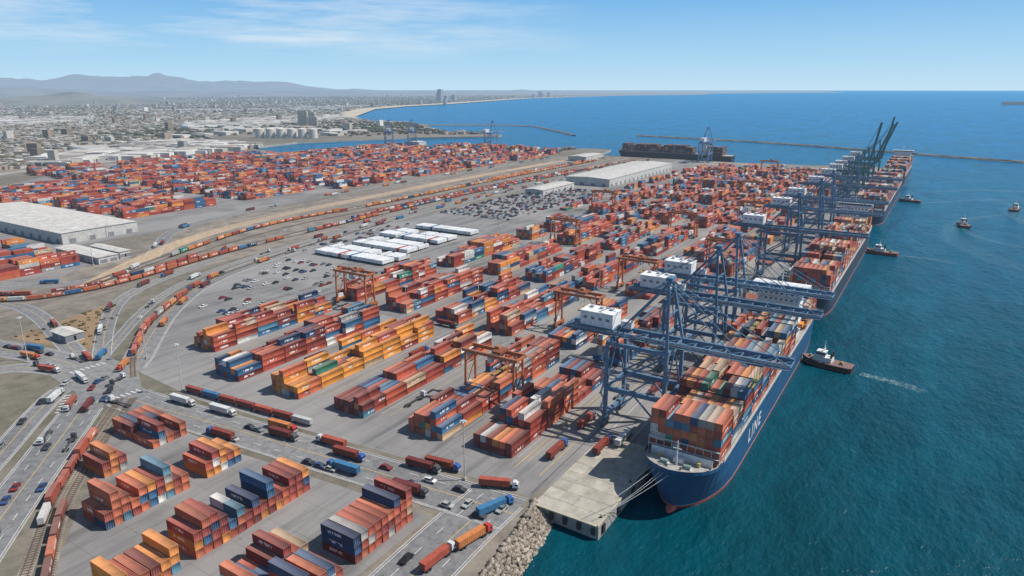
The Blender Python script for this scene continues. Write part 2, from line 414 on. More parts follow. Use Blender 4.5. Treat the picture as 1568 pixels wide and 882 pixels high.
RC=road('port_road',[(-285,128),(-294,150),(-325,176),(-357,205),(-394,252),(-412,312),(-420,370),(-440,470),(-448,610),(-447,904),(-438,1170)],13,.07,2)
RC2=road('port_road',[(-310,140),(-338,168),(-372,200),(-408,248),(-426,312),(-436,380),(-455,480),(-464,610),(-462,904),(-455,1170)],7,.04,2,False)
RW=road('highway',[(-292,134),(-330,140),(-380,128),(-450,118),(-600,110)],15,.065,4)
RW2=road('highway',[(-320,150),(-365,176),(-405,205),(-425,240),(-445,300),(-470,330)],9,.035,2,False)
RW3=road('highway',[(-700,120),(-520,150),(-448,168),(-410,165),(-360,152),(-300,138)],10,.045,2,False)
RW4=road('highway',[(-760,150),(-560,165),(-480,188),(-455,225),(-470,262),(-520,300),(-575,345),(-600,440),(-612,640),(-612,1150)],11,.043,2,False)
RX=road('port_road',[(-110,268),(-200,270),(-330,270)],7,.03,0,False,edge=False)
DR=chaikin([(-440,200),(-482,256),(-530,335),(-552,440),(-559,575),(-568,765),(-568,1023),(-560,1190)]); ribbon('dirt_road',DR,16,.05,M_dirtroad)
sheet('intersection',[(-315,126),(-275,122),(-270,140),(-290,150),(-318,152)],.085,M_road)
for i in range(7):
    for (ax,ay,dx,dy) in ((-272,125.5,.15,2.1),(-290,119,2.2,-1.6),(-314,133,.1,2.2)):
        a=Vector((ax+dx*i,ay+dy*i)); b=a+Vector((3.2*(1 if abs(dx)<1 else .6),.3 if abs(dx)<1 else 2.6)); strip(marks,a,b,.7,.1,WH)
sheet('rail_yard',[(-425,150),(-455,150),(-480,200),(-560,330),(-590,440),(-600,1190),(-470,1190),(-470,600),(-440,380),(-425,260)],.025,M_ballast)
sheet('dry_verge',[(-385,140),(-400,200),(-372,186),(-340,160),(-324,152),(-332,149)],.03,M_dirt)
for pts,w in (([(-2600,900),(-1800,800),(-1250,760),(-1220,900),(-1500,1050),(-2500,1500)],26),([(-3000,1500),(-2000,1300),(-1400,1000),(-1230,700),(-1180,400),(-900,230),(-600,150)],22),([(-4200,2800),(-3000,2000),(-2200,1750),(-1500,1500)],24),([(-6000,2800),(-3500,2400),(-2600,2300)],26)):
    road('highway',pts,w,.04,2,False,mat=M_conc)
tracks=[]
def track(pts,z=.09):
    p=chaikin(pts); ribbon('railway_ballast',p,3.6,z,M_ballast)
    mb=MB()
    for o in(-.8,.8):
        q=offs(p,o)
        for a,b in zip(q[:-1],q[1:]): strip(mb,a,b,.16,z+.12,(.14,.10,.08),.16)
    s_=0; T=plen(p)
    while s_<min(T,600):
        r=walk(p,s_); mb.box((r[0].x,r[0].y,z+.02),(.35,2.6,.08),(.10,.08,.06),r[1]); s_+=1.2
    mb.obj('railway_track',M_matte); tracks.append(p); return p
T1=track([(-560,125),(-480,150),(-446,172),(-436,200),(-436,231),(-456,319),(-462,423),(-477,616),(-470,954),(-465,1190)])
T2=track([(-570,135),(-490,160),(-455,180),(-445,204),(-445,231),(-466,319),(-472,423),(-487,616),(-480,954),(-475,1190)])
T3=track([(-450,215),(-480,290),(-512,370),(-520,440),(-511,525),(-520,820),(-515,1190)])
T4=track([(-455,210),(-488,290),(-522,370),(-530,440),(-521,525),(-530,820),(-525,1190)])
T8=track([(-450,212),(-470,290),(-492,370),(-500,440),(-495,525),(-502,820),(-498,1190)])
T5=track([(-285,145),(-312,160),(-346,188),(-366,214),(-398,254),(-416,330),(-428,400),(-434,480)])
T6=track([(-268,130),(-256,118),(-240,103),(-224,88),(-206,73),(-180,56),(-150,30)])
T7=track([(-264,133),(-250,119),(-235,104),(-219,89),(-203,76),(-176,60)])
VS=.70
def train(p,s0,s1,bias=None,z=.3,k_=VS):
    mb=MB();C=Conts(); s_=s0
    while s_<s1:
        r=walk(p,s_)
        if not r: break
        (c_,yaw)=r; cx,cy=c_
        if random.random()<.05: s_+=13.6*k_; continue
        mb.box((cx,cy,z+.95*k_),(13.2*k_,2.4*k_,.35*k_),(.08,.05,.04),yaw)
        for o in(-4.6*k_,4.6*k_):
            bx,by=cx+o*math.cos(yaw),cy+o*math.sin(yaw); mb.box((bx,by,z+.45*k_),(2.6*k_,2.1*k_,.65*k_),(.05,.04,.035),yaw)
            for q in(-.9*k_,.9*k_):
                wx,wy=bx+q*math.cos(yaw),by+q*math.sin(yaw); nx,ny=-math.sin(yaw)*k_,math.cos(yaw)*k_
                mb.cyl((wx-nx*1.05,wy-ny*1.05,z+.42*k_),(wx+nx*1.05,wy+ny*1.05,z+.42*k_),.42*k_,(.05,.045,.04),8)
        C.add(cx,cy,z+1.15*k_,12.19*k_,yaw,pickcol(bias,.5),2.44*k_,(2.7 if random.random()<.8 else 4.2)*k_)
        s_+=13.9*k_
    e=bpy.data.objects.new('freight_train',None); COLL.objects.link(e)
    mb.obj('flat_wagons',M_matte,e); C.build('wagon_containers',False,e)
train(T1,80,330,(.45,.12,.05)); train(T1,360,700); train(T1,720,1050)
train(T2,60,240); train(T2,420,900,(.4,.08,.05))
train(T3,80,300,(.6,.2,.05)); train(T3,330,900,(.6,.22,.05))
train(T4,560,960,(.6,.2,.05))
train(T5,32,150,(.45,.1,.05)); train(T6,35,85,(.36,.08,.05))
train(T7,82,130,(.22,.07,.05))
# ------------------------------------------------------------ vehicles
def truck_mesh(cab,box,col=None,empty=False):
    m=MB(); dk=(.03,.03,.03)
    m.box((0.2,0,1.05),(13.6,.9,.3),(.06,.06,.06))
    for x in(-5.4,-4.1,4.2,5.3,7.9):
        for y in(-1.05,1.05): m.cyl((x,y-.22,.52),(x,y+.22,.52),.52,dk,10)
    m.box((5.9,0,.95),(5.4,2.2,.35),(.05,.05,.05))
    m.box((7.6,0,1.95),(2.3,2.45,1.7),cab); m.box((7.3,0,3.15),(1.7,2.4,.75),cab,taper=.86)
    m.box((8.76,0,2.25),(.05,2.1,.75),(.02,.03,.04)); m.box((7.9,0,2.3),(1.0,2.5,.7),(.02,.03,.04))
    m.box((8.8,0,1.2),(.25,2.4,.6),(.35,.35,.35)); m.cyl((6.3,1.0,1.3),(6.3,1.0,4.0),.12,(.4,.4,.4),6)
    if not empty:
        m.box((-.8,0,2.55),(12.2,2.44,2.6),box)
        for y in(-1.245,1.245):
            for i in range(14): m.box((-6.4+i*.86,y,2.55),(.28,.05,2.3),tuple(v*.85 for v in box))
        for x in (-6.85,5.25): m.box((x,0,2.55),(.12,2.5,2.66),tuple(v*.7 for v in box))
    return m.mesh('truck',M_paint)
TM=[truck_mesh(c,b,empty=e) for c,b,e in [((.6,.6,.6),(.40,.085,.05),0),((.05,.12,.35),(.24,.05,.03),0),((.5,.05,.04),(.55,.2,.06),0),((.55,.55,.52),(.62,.62,.6),0),((.04,.15,.4),(.05,.18,.33),0),((.1,.1,.1),(.16,.035,.03),0),((.5,.5,.5),(.33,.10,.06),0),((.6,.6,.6),(.3,.3,.3),1),((.06,.06,.07),(.3,.3,.3),1)]]
def truck(x,y,yaw,k=None,z=.1,sc=VS): mkobj('container_truck',TM[k if k is not None else random.randrange(len(TM))],(x,y,z),yaw,sc=sc)
ra=math.atan2(5,52)
for x,y,k,fl in [(-243,140.5,3,0),(-222,143.5,3,0),(-205,131.5,1,1),(-192,147,2,0),(-187,143,5,0),(-167,148.5,0,1),(-157,145.5,1,0),(-151,138.5,4,1),(-126,140.5,5,0),(-262,127,7,1)]:
    truck(x,y,ra+(math.pi if fl else 0),k,sc=.8)
for x,y,yw,k in [(-131,153,.1,5),(-126,157,.15,1),(-104,157,.4,0),(-98,146,1.2,4),(-95,131,1.35,2),(-98,119,1.5,0),(-82,205,1.6,3),(-86,196,1.57,1),(-99,210,1.57,0),(-75,232,1.57,1),(-87,250,1.57,5),(-78,330,1.57,3),(-76,365,1.57,1),(-118,268,0,4),(-160,268,0,1),(-210,270,0,5),(-76,420,1.57,0),(-76,520,1.57,1),(-98,300,1.57,0),(-98,420,1.57,2),(-165,190,1.57,7),(-196,230,1.57,1),(-232,200,1.57,5),(-130,215,1.57,7),(-98,240,1.57,8),(-98,185,1.57,1)]: truck(x,y,yw,k,sc=.8)
for p,o,n in ((RL,5,4),(RL,-5,5),(RL,2,3),(RL2,2,3),(RL3,2,4),(RL3,-2,3),(RL4,2,4),(RL4,-2,4),(RW,4,7),(RW,-4,7),(RC,3,26),(RC,-3,22),(RW3,2,6),(RW2,2,5),(RC2,0,16),(RW4,2,16),(RW4,-2,14)):
    q=offs(p,o); T=plen(q)
    for i in range(n):
        r=walk(q,T*(i+random.uniform(.15,.85))/n)
        if r: truck(r[0].x,r[0].y,r[1]+(math.pi if o>0 else 0))
def trailer_mesh(box):
    m=MB(); m.box((0,0,1.05),(12.6,1.0,.3),(.06,.06,.06))
    for x in(-5,-3.8,4.9):
        for y in(-1.05,1.05): m.cyl((x,y-.2,.5),(x,y+.2,.5),.5,(.03,.03,.03),8)
    m.box((0,0,2.5),(12.2,2.44,2.6),box)
    for y in(-1.245,1.245):
        for i in range(13): m.box((-5.4+i*.9,y,2.5),(.3,.05,2.3),tuple(v*.85 for v in box))
    m.box((6.12,0,2.5),(.1,2.5,2.66),tuple(v*.75 for v in box))
    return m.mesh('trailer',M_paint)
TR=[trailer_mesh(c) for c in [(.42,.09,.05),(.24,.05,.035),(.3,.07,.05),(.5,.5,.48),(.05,.16,.3)]]
WT=trailer_mesh((.76,.76,.75)); WT2=trailer_mesh((.66,.66,.64))
for i in range(7): mkobj('container_trailer',random.choice(TR[:3]+TR[3:]),(-247+i*9.7,149.0+i*.85,.05),ra,sc=.72)
for (x0,x1,y0,dk) in [(-393,-322,354,-.1),(-390,-334,390,-.1),(-396,-333,428,-.1),(-391,-333,470,-.1),(-393,-322,368,.2),(-390,-334,404,.2),(-396,-333,442,.2)]:
    x=x0
    while x<x1:
        if random.random()<(.97 if dk<0 else .75): mkobj('box_trailer',random.choice([WT,WT,WT2]) if random.random()<.95 else random.choice(TR),(x,y0+random.uniform(-.3,.3),.05),math.pi/2)
        x+=2.75
def car_mesh(col):
    m=MB(); w=.9
    prof=[(-2.2,.35),(2.2,.35),(2.25,.75),(1.2,.95),(-2.0,1.0),(-2.25,.8)]
    n=len(prof); vs=[(x,-w,z) for x,z in prof]+[(x,w,z) for x,z in prof]
    m.add(vs,[(i,(i+1)%n,n+(i+1)%n,n+i) for i in range(n)]+[tuple(range(n-1,-1,-1)),tuple(range(n,2*n))],col)
    m.add([(-1.7,-.82,.98),(1.2,-.82,.95),(.45,-.68,1.45),(-1.1,-.68,1.45),(-1.7,.82,.98),(1.2,.82,.95),(.45,.68,1.45),(-1.1,.68,1.45)],[(0,1,2,3),(7,6,5,4),(1,5,6,2),(4,0,3,7)],(.02,.025,.03))
    m.box((-.32,0,1.47),(1.6,1.38,.06),col)
    for x in(-1.35,1.4):
        for y in(-.8,.8): m.cyl((x,y-.12,.33),(x,y+.12,.33),.33,(.02,.02,.02),8)
    return m.mesh('car',M_paint)
CM=[car_mesh(c) for c in [(.7,.7,.7),(.05,.05,.06),(.2,.21,.23),(.25,.03,.03),(.04,.08,.2),(.4,.4,.38),(.02,.02,.02),(.03,.035,.05)]]
def parking(x0,x1,y0,y1,fill,inside=None):
    y=y0; k=0
    while y<y1:
        x=x0
        while x<x1:
            if (not inside or inside(x,y)):
                strip(marks,Vector((x-1.35,y-2.4)),Vector((x-1.35,y+2.4)),.14,.035,WH)
                if random.random()<fill: mkobj('parked_car',random.choice(CM),(x,y+random.uniform(-.3,.3),.03),math.pi/2+(math.pi if random.random()<.5 else 0))
            x+=2.75
        y+=5.4 if k%2==0 else 11.5; k+=1
parking(-395,-312,222,335,.17,lambda x,y: (x+340)>-(y-205)*.55 and x< -312)
parking(-425,-345,545,765,.55,lambda x,y: True)
parking(-420,-400,352,480,.25)
for p,o,n in ((RL,-2,8),(RL,6,4),(RL3,-2,6),(RA,-6,8),(RA,3,7),(RD,5,5),(RD,-5,6),(RC,4,20),(RW,-2,10),(RL2,-2,6)):
    q=offs(p,o); T=plen(q)
    for i in range(n):
        r=walk(q,T*random.random())
        if r: mkobj('car',random.choice(CM),(r[0].x,r[0].y,.09),r[1])
# ------------------------------------------------------------ ship to shore cranes
def crane_mesh(col,raised=False,seed=0):
    m=MB(); r=random.Random(seed); W=(.74,.74,.72); dk=tuple(v*.7 for v in col); zb=32.5; hy=8.5; xl=-22
    for x in(0,xl):
        for y in(-hy,hy):
            m.beam((x,y,2.5),(x,y,zb),1.25,col)
            for q in(-2.6,-1,.6,2.2): m.cyl((x-.3,y+q+.2,.55),(x+.3,y+q+.2,.55),.55,(.05,.05,.05),8)
            m.box((x,y,1.6),(1.2,6.2,1.0),dk)
        m.beam((x,-hy,4),(x,hy,4),1.4,col,1.8); m.beam((x,-hy,zb),(x,hy,zb),1.3,col,1.8)
        m.beam((x,-hy,15),(x,hy,15),.8,col)
        m.beam((x,-hy,15),(x,0,zb-1),.45,col); m.beam((x,hy,15),(x,0,zb-1),.45,col)
    for y in(-hy,hy):
        m.beam((xl,y,15),(0,y,15),1.2,col,1.7); m.beam((xl,y,zb),(0,y,zb),1.0,col,1.4)
        m.beam((xl,y,16),(0,y,zb-1),.7,col)
        m.beam((xl,y,4),(-11,y,14.2),.5,col); m.beam((0,y,4),(-11,y,14.2),.5,col)
        for s_ in(-.6,.6): m.beam((xl,y+s_,17.2),(0,y+s_,17.2),.07,W)
    def girder(P0,P1,n):
        P0=Vector(P0);P1=Vector(P1); d=(P1-P0).normalized(); up=Vector((-d.z,0,d.x))
        for y in(-3.3,3.3):
            o=Vector((0,y,0)); m.beam(P0+o,P1+o,.95,col,1.8)
            o2=Vector((0,y*1.45,0))-up*.4; m.beam(P0+o2,P1+o2,.8,dk,.12)
            for hh in(.6,1.1): m.beam(P0+Vector((0,y*1.57,0))+up*hh,P1+Vector((0,y*1.57,0))+up*hh,.07,(.5,.5,.45))
            for i in range(n*2+1):
                a=P0+(P1-P0)*(i/(n*2)); m.beam(a+Vector((0,y*1.57,0))-up*.3,a+Vector((0,y*1.57,0))+up*1.1,.07,(.5,.5,.45))
        for i in range(n+1):
            a=P0+(P1-P0)*(i/n); m.beam(a+Vector((0,-3.3,0)),a+Vector((0,3.3,0)),.45,col)
        for i in range(n):
            a=P0+(P1-P0)*(i/n); b=P0+(P1-P0)*((i+1)/n); m.beam(a+Vector((0,-3.3,0)),b+Vector((0,3.3,0)),.25,col)
    zg=zb+1.9
    girder((-41,0,zg),(1,0,zg),7)
    if raised:
        t=math.radians(raised); tip=Vector((2+42*math.cos(t),0,zg+1+52*math.sin(t)))
    else: tip=Vector((39,0,zg))
    girder((1.5,0,zg),tuple(tip),7)
    for y in(-1,1):
        A=(-3,y*2.2,56); m.beam((0,y*hy,zb),A,.9,col); m.beam((xl,y*hy*.6,zb+1),A,.55,col)
        B=Vector((1.5,y*3.3,zg+1)); T_=tip+Vector((0,y*3.3,.8))
        for fr in((.5,.97) if not raised else (.97,)): m.beam(A,tuple(B+(T_-B)*fr),.26 if not raised else .18,col)
        m.beam(A,(-39,y*3.3,zg+1),.26,col)
    m.beam((-3,-2.6,56),(-3,2.6,56),1.0,col); m.box((-3,0,57.2),(2.4,4.2,1.3),col)
    m.beam((-1.5,-5.3,45),(-1.5,5.3,45),.5,col)
    m.box((-29,0,zg+4.2),(13,7.6,5.2),W); m.box((-29,0,zg+6.95),(13.4,8,.3),(.8,.8,.78)); m.box((-29,0,zg+1.4),(14.5,9.6,.3),dk)
    for i in range(4): m.box((-33.5+i*3,-3.85,zg+4.6),(1.4,.1,1.0),(.2,.22,.24)); m.box((-33.5+i*3,3.85,zg+4.6),(1.4,.1,1.0),(.2,.22,.24))
    for i in range(3): m.box((-33+i*4,1.2,zg+7.5),(1.4,1.4,.9),(.5,.5,.5))
    m.box((-19,2,zg+2.6),(4,3,2.6),(.6,.6,.6))
    tx=r.choice([6,14,22,28]) if not raised else -8
    m.box((tx,0,zg-1.2),(5.5,6.2,1.1),dk); m.box((tx-4,2,zg-3.2),(2.4,2.2,2.4),W); m.box((tx-2.75,2,zg-3.4),(.1,1.9,1.4),(.03,.05,.07))
    hz=r.uniform(24,27)
    for a in(-2,2):
        for b in(-2.5,2.5): m.beam((tx+a*.5,b,zg-1.6),(tx+a*.4,b,hz),.09,(.1,.1,.1))
    m.box((tx,0,hz-.3),(1.6,12,.5),(.35,.3,.12))
    for i in range(8):
        z0=3+i*3.4; a=(xl-1.4,-hy+(-1.6 if i%2 else 1.6),z0); b=(xl-1.4,-hy+(1.6 if i%2 else -1.6),z0+3.4)
        m.beam(a,b,.7,(.35,.4,.42),.15); m.box((b[0],b[1],b[2]),(1,1.2,.1),(.35,.4,.42))
    return m.mesh('crane',M_paint)
BL=(.105,.195,.295); TEAL=(.03,.16,.16)
cr=[(222,0),(281,1),(312,2),(459,3),(545,0),(606,2),(700,3),(775,0)]
CRM=[crane_mesh(tuple(v*k for v in BL),False,i) for i,k in enumerate((1,.88,1.1,.8))]
for y,i in cr: mkobj('ship_to_shore_crane',CRM[i],(-71,y,0))
CRR=[crane_mesh(TEAL,80,5),crane_mesh(TEAL,68,6)]
for y,i in ((830,0),(875,1),(935,1),(1010,0)): mkobj('ship_to_shore_crane',CRR[i],(-71,y,0))
cs=crane_mesh((.10,.2,.36),False,3)
for x,y,rz in ((-805,1214,90),(-985,1166,128),(-1020,1132,128),(-350,1195,90)): mkobj('ship_to_shore_crane',cs,(x,y,0),math.radians(rz))
rl=MB()
for x in(-71,-93): rl.box((x,700,.07),(.3,1080,.12),(.12,.11,.1))
for x in(-96,-105.5,-89,-80): rl.box((x,690,.035),(.22,1040,.01),YE if x<-94 else (.5,.5,.48))
rl.obj('crane_rail',M_matte)
def rtg_mesh():
    m=MB(); c=(.43,.14,.05); d=(.25,.08,.035); W=(.6,.6,.58)
    for x in(-11.5,11.5):
        for y in(-3.6,3.6):
            m.beam((x,y,1.6),(x*.985,y*.9,19.5),.75,c)
            for q in(-.9,.9): m.cyl((x-.35,y+q,.7),(x+.35,y+q,.7),.7,(.04,.04,.04),10)
            m.box((x,y,1.6),(1.3,3.4,.8),d)
        m.beam((x,-5.5,2.6),(x,5.5,2.6),.9,c,1.1); m.beam((x,-3.6,14),(x,3.6,14),.35,c); m.beam((x,-3.6,3),(x,3.4,14),.3,c)
    for y in(-3.3,3.3):
        m.beam((-13,y,20),(13,y,20),.8,c,1.4)
        m.beam((-13,y*1.35,20.9),(13,y*1.35,20.9),.06,W)
        m.beam((-11.4,y,15),(-7,y,19.5),.4,c);m.beam((11.4,y,15),(7,y,19.5),.4,c)
    for x in(-12.5,12.5): m.beam((x,-3.3,20),(x,3.3,20),.9,c)
    m.box((3,0,21.4),(4,6,1.0),d); m.box((1.5,1,22.3),(2.2,2.2,1.2),(.4,.2,.1)); m.box((0,-2.4,17.8),(1.8,1.8,2.2),W)
    for a in(-1,1):
        for b in(-2,2): m.beam((3+a,b,20.8),(3+a,b,13.5),.07,(.1,.1,.1))
    m.box((3,0,13.2),(1.5,12,.5),(.35,.22,.08)); m.box((-12.6,0,4),(1.6,4,2),W)
    for i in range(5): m.beam((12.3,-2+(i%2)*4,3+i*3.2),(12.3,2-(i%2)*4,6.2+i*3.2),.5,d,.12)
    return m.mesh('rtg',M_paint)
RT=rtg_mesh()
for x,y in ((-277,272),(-140,210),(-148,301),(-150,386),(-250,480),(-180,560),(-120,470),(-290,640),(-145,650),(-180,800),(-250,900),(-120,760),(-150,960),(-215,1050),(-690,500),(-800,700)): mkobj('rubber_tyred_gantry_crane',RT,(x,y,0))
# ------------------------------------------------------------ ships
def hull(Ln,B,colh,deck=9.0,rake=6.0,boot=(.34,.05,.035)):
    m=MB(); lv=[-8,-3.2,-2.9,2.5,deck,deck+1.2]
    ys=[0,.6,1.5,3,5,7.5,10.5,14,18,23,30,40]+[Ln-30,Ln-14,Ln-5,Ln]
    def pt(y,z):
        f=max(0,min(1,(z+4)/(deck+4))); y0=rake*(1-f); Lb=34-19*f
        yy=y0+(y/40)*(40-y0) if y<40 else y
        s=min(1,max(0,(yy-y0)/Lb)); hw=B/2*(1-(1-s)**2.4)**.62
        if y>Ln-31: hw*=1-.22*((y-(Ln-31))/31)**2*(1.6-f)
        return yy,hw
    rows=[[(pt(y,z),z) for y in ys] for z in lv]
    sheer=lambda y,z: z+(2.0*max(0,1-y/14) if z>=deck-.1 else 0)
    n=len(ys)
    for sgn in(-1,1):
        vs=[]
        for r in rows:
            for (yy,hw),z in r: vs.append((sgn*hw,yy,sheer(yy,z)))
        for k in range(len(lv)-1):
            col=boot if k==0 else ((.5,.5,.5) if k==1 else colh)
            fs=[]
            for i in range(n-1):
                if k==4 and ys[i]>=18: continue
                q=(k*n+i,k*n+i+1,(k+1)*n+i+1,(k+1)*n+i); fs.append(q if sgn>0 else q[::-1])
            m.add(vs,fs,col)
    dv=[]
    for (yy,hw),z in rows[4]: dv+=[(-hw+.02,yy,sheer(yy,z)-.05),(hw-.02,yy,sheer(yy,z)-.05)]
    m.add(dv,[(2*i,2*i+1,2*i+3,2*i+2) for i in range(n-1)],(.38,.36,.33))
    tv=[]
    for r in rows[:5]: (yy,hw),z=r[-1]; tv+=[(-hw,yy,z),(hw,yy,z)]
    m.add(tv,[(2*i,2*i+2,2*i+3,2*i+1) for i in range(4)],colh)
    m.cyl((0,rake+6,-5.0),(0,rake-1,-4.5),2.4,(.55,.11,.06),14,1.7); m.cyl((0,rake-1,-4.5),(0,rake-3.6,-4.2),1.7,(.55,.11,.06),14,.5)
    return m
def ship(Ln,B,colh,nb,tiers,y0,sup,name,loc,rz,detail,text=None,dark=False,W=(.74,.74,.72)):
    e=bpy.data.objects.new(name,None); e.location=loc; e.rotation_euler=(0,0,rz); COLL.objects.link(e)
    m=hull(Ln,B,colh); D=9.0
    m.obj('hull',M_paint,e)
    f=MB(); G=(.55,.55,.53)
    f.cyl((0,7.5,D),(0,7.5,D+9),.32,W,8,.18); f.beam((-1.3,7.5,D+6.5),(1.3,7.5,D+6.5),.18,W); f.box((0,9.4,D+1.6),(3,1.6,1.4),W)
    for x in(-3.6,3.6):
        f.cyl((x-1.1,6.6,D+1.7),(x+1.1,6.6,D+1.7),.75,(.25,.35,.3),10); f.box((x,6.6,D+1.1),(3,1.8,.4),G); f.cyl((x*.6,4.6,D+1.2),(x*.6,4.6,D+2.2),.3,(.1,.1,.1),8)
        f.cyl((x*1.7,10.2,D+.9),(x*1.7,10.2,D+2),.5,(.6,.45,.1),8)
    f.box((0,12.2,D+1.4),(B-4,.3,2.9),W)
    for x in(-B/2+2.2,B/2-2.2): f.cyl((x,10,D+.9),(x,10,D+1.7),.3,(.1,.1,.1),8)
    # side deck rails
    for x in(-B/2+.25,B/2-.25):
        for hh in(.5,1.05): f.beam((x,19,D+hh),(x,Ln-32,D+hh),.07,W)
    y=y0; C=Conts(); na=int((B-.6)/2.5); k=0
    while y+12.2<Ln-8:
        if sup and abs(y+6-sup)<12: y+=13.4; continue
        f.box((0,y+6.1,D+.7),(B-2.5,12.0,1.5),(.30,.10,.06))
        f.beam((-B/2+.4,y-.55,D+5.2),(B/2-.4,y-.55,D+5.2),.5,G,.25); f.beam((-B/2+.4,y-.55,D+2.7),(B/2-.4,y-.55,D+2.7),.5,G,.2)
        for i in range(na+1): f.beam((-na*1.25+i*2.5,y-.55,D),(-na*1.25+i*2.5,y-.55,D+5.2),.18,G)
        t=tiers[k%len(tiers)]; k+=1; cbias=random.choice(PC[:5])
        for i in range(na):
            tt=max(0,t-(1 if random.random()<.16 else 0)-(2 if random.random()<.05 else 0))
            for q in range(tt):
                cc=pickcol(cbias) if not dark else tuple(v*.35 for v in pickcol())
                if q==tt-1 and random.random()<.35 and not dark: cc=random.choice([(.58,.54,.46),(.62,.3,.15),(.52,.30,.18),(.50,.36,.26),(.10,.24,.33)])
                C.add(-na*1.25+(i+.5)*2.5,y+6.1,D+1.5+q*2.62,12.19,math.pi/2,cc)
        y+=13.4
    f.obj('deck_fittings',M_paint,e); C.build('deck_containers',detail,e)
    if sup:
        s_=MB(); bw_=B-5
        for i in range(8):
            s_.box((0,sup,D+1.4+i*2.7),(bw_,9,2.5),W); s_.box((0,sup,D+2.72+i*2.7),(bw_+.8,9.8,.14),(.6,.6,.58))
            for j in range(8):
                for fy in(-4.53,4.53): s_.box((-bw_/2+1.3+j*(bw_-2.6)/7,sup+fy,D+1.6+i*2.7),(.9,.06,.8),(.03,.05,.06))
        zt=D+1.4+8*2.7
        s_.box((0,sup-.5,zt),(B+1,6.5,2.6),W); s_.box((0,sup-3.8,zt+.4),(B-1,.1,1.1),(.02,.04,.05)); s_.box((0,sup-.5,zt+1.4),(B+1.4,7,.2),W)
        s_.cyl((0,sup,zt+1.4),(0,sup,zt+8),.25,W,8); s_.beam((-3,sup,zt+5),(3,sup,zt+5),.2,W); s_.box((0,sup,zt+6.4),(3.2,.3,.3),W)
        s_.box((0,sup+9,D+9),(7,6,17),(.5,.5,.48) if not dark else W); s_.box((0,sup+9,D+18.5),(5.5,4.5,3.5),colh)
        for x in(-1,1): s_.cyl((x,sup+9,D+20),(x,sup+9,D+23),.5,(.05,.05,.05),8)
        for x in(-B/2+1.4,B/2-1.4): s_.box((x,sup,D+6),(2,6,1.6),(.75,.25,.04),taper=.8)
        s_.obj('superstructure',M_paint,e)
    if text:
        cu=bpy.data.curves.new('hull_lettering','FONT'); cu.body=text; cu.size=7.5; cu.extrude=.03; cu.space_character=1.3; cu.offset=.1
        mm,nt=newmat('lettering_paint'); finish(nt,(.62,.64,.66),.5,.3); cu.materials.append(mm)
        o=bpy.data.objects.new('hull_lettering',cu); COLL.objects.link(o); o.parent=e
        o.rotation_euler=(math.pi/2,0,math.pi/2); o.location=(B/2+.06,50,.6)
    return e
BLU=(.013,.082,.18)
ship(200,23.5,BLU,0,[5,4,5,5,4,5,4,5,5,4,5],14,150,'container_ship',(-55.7,176,0),0,True,'LINE')
ship(262,24.5,(.03,.045,.07),0,[5,5,4,5,6,5,5,4,5,5],15,215,'container_ship',(-55,388,0),0,True)
ship(300,26,(.03,.05,.09),0,[5,5,6,5,5,6],15,None,'container_ship',(-54,712,0),0,False)
ship(200,26,(.05,.06,.08),0,[5,5,6,5,5,6],15,150,'container_ship',(-54,1030,0),0,False)
ship(215,30,(.02,.03,.04),0,[5,4,5,5],13,165,'container_ship',(-528,1226,0),-math.pi/2,False,None,True)
ship(240,32,(.03,.04,.06),0,[4,3,4],20,200,'cargo_ship',(330,7191,0),math.radians(-60),False,None,True)
ml=MB()
for a,b in [((-58,177.5,10.6),(-69.6,160,.7)),((-57,177.2,10.6),(-69.6,160,.7)),((-60,178.5,10.4),(-74,156,.5)),((-62,181,10),(-69.6,182,.7)),((-55,177.2,10.6),(-71,157,.5))]:
    a=Vector(a);b=Vector(b); prev=a
    for i in range(1,9):
        t=i/8; p_=a.lerp(b,t); p_.z-=1.6*4*t*(1-t)*.5; ml.cyl(prev,p_,.08,(.55,.53,.48),6); prev=p_
ml.obj('mooring_lines',M_paint)
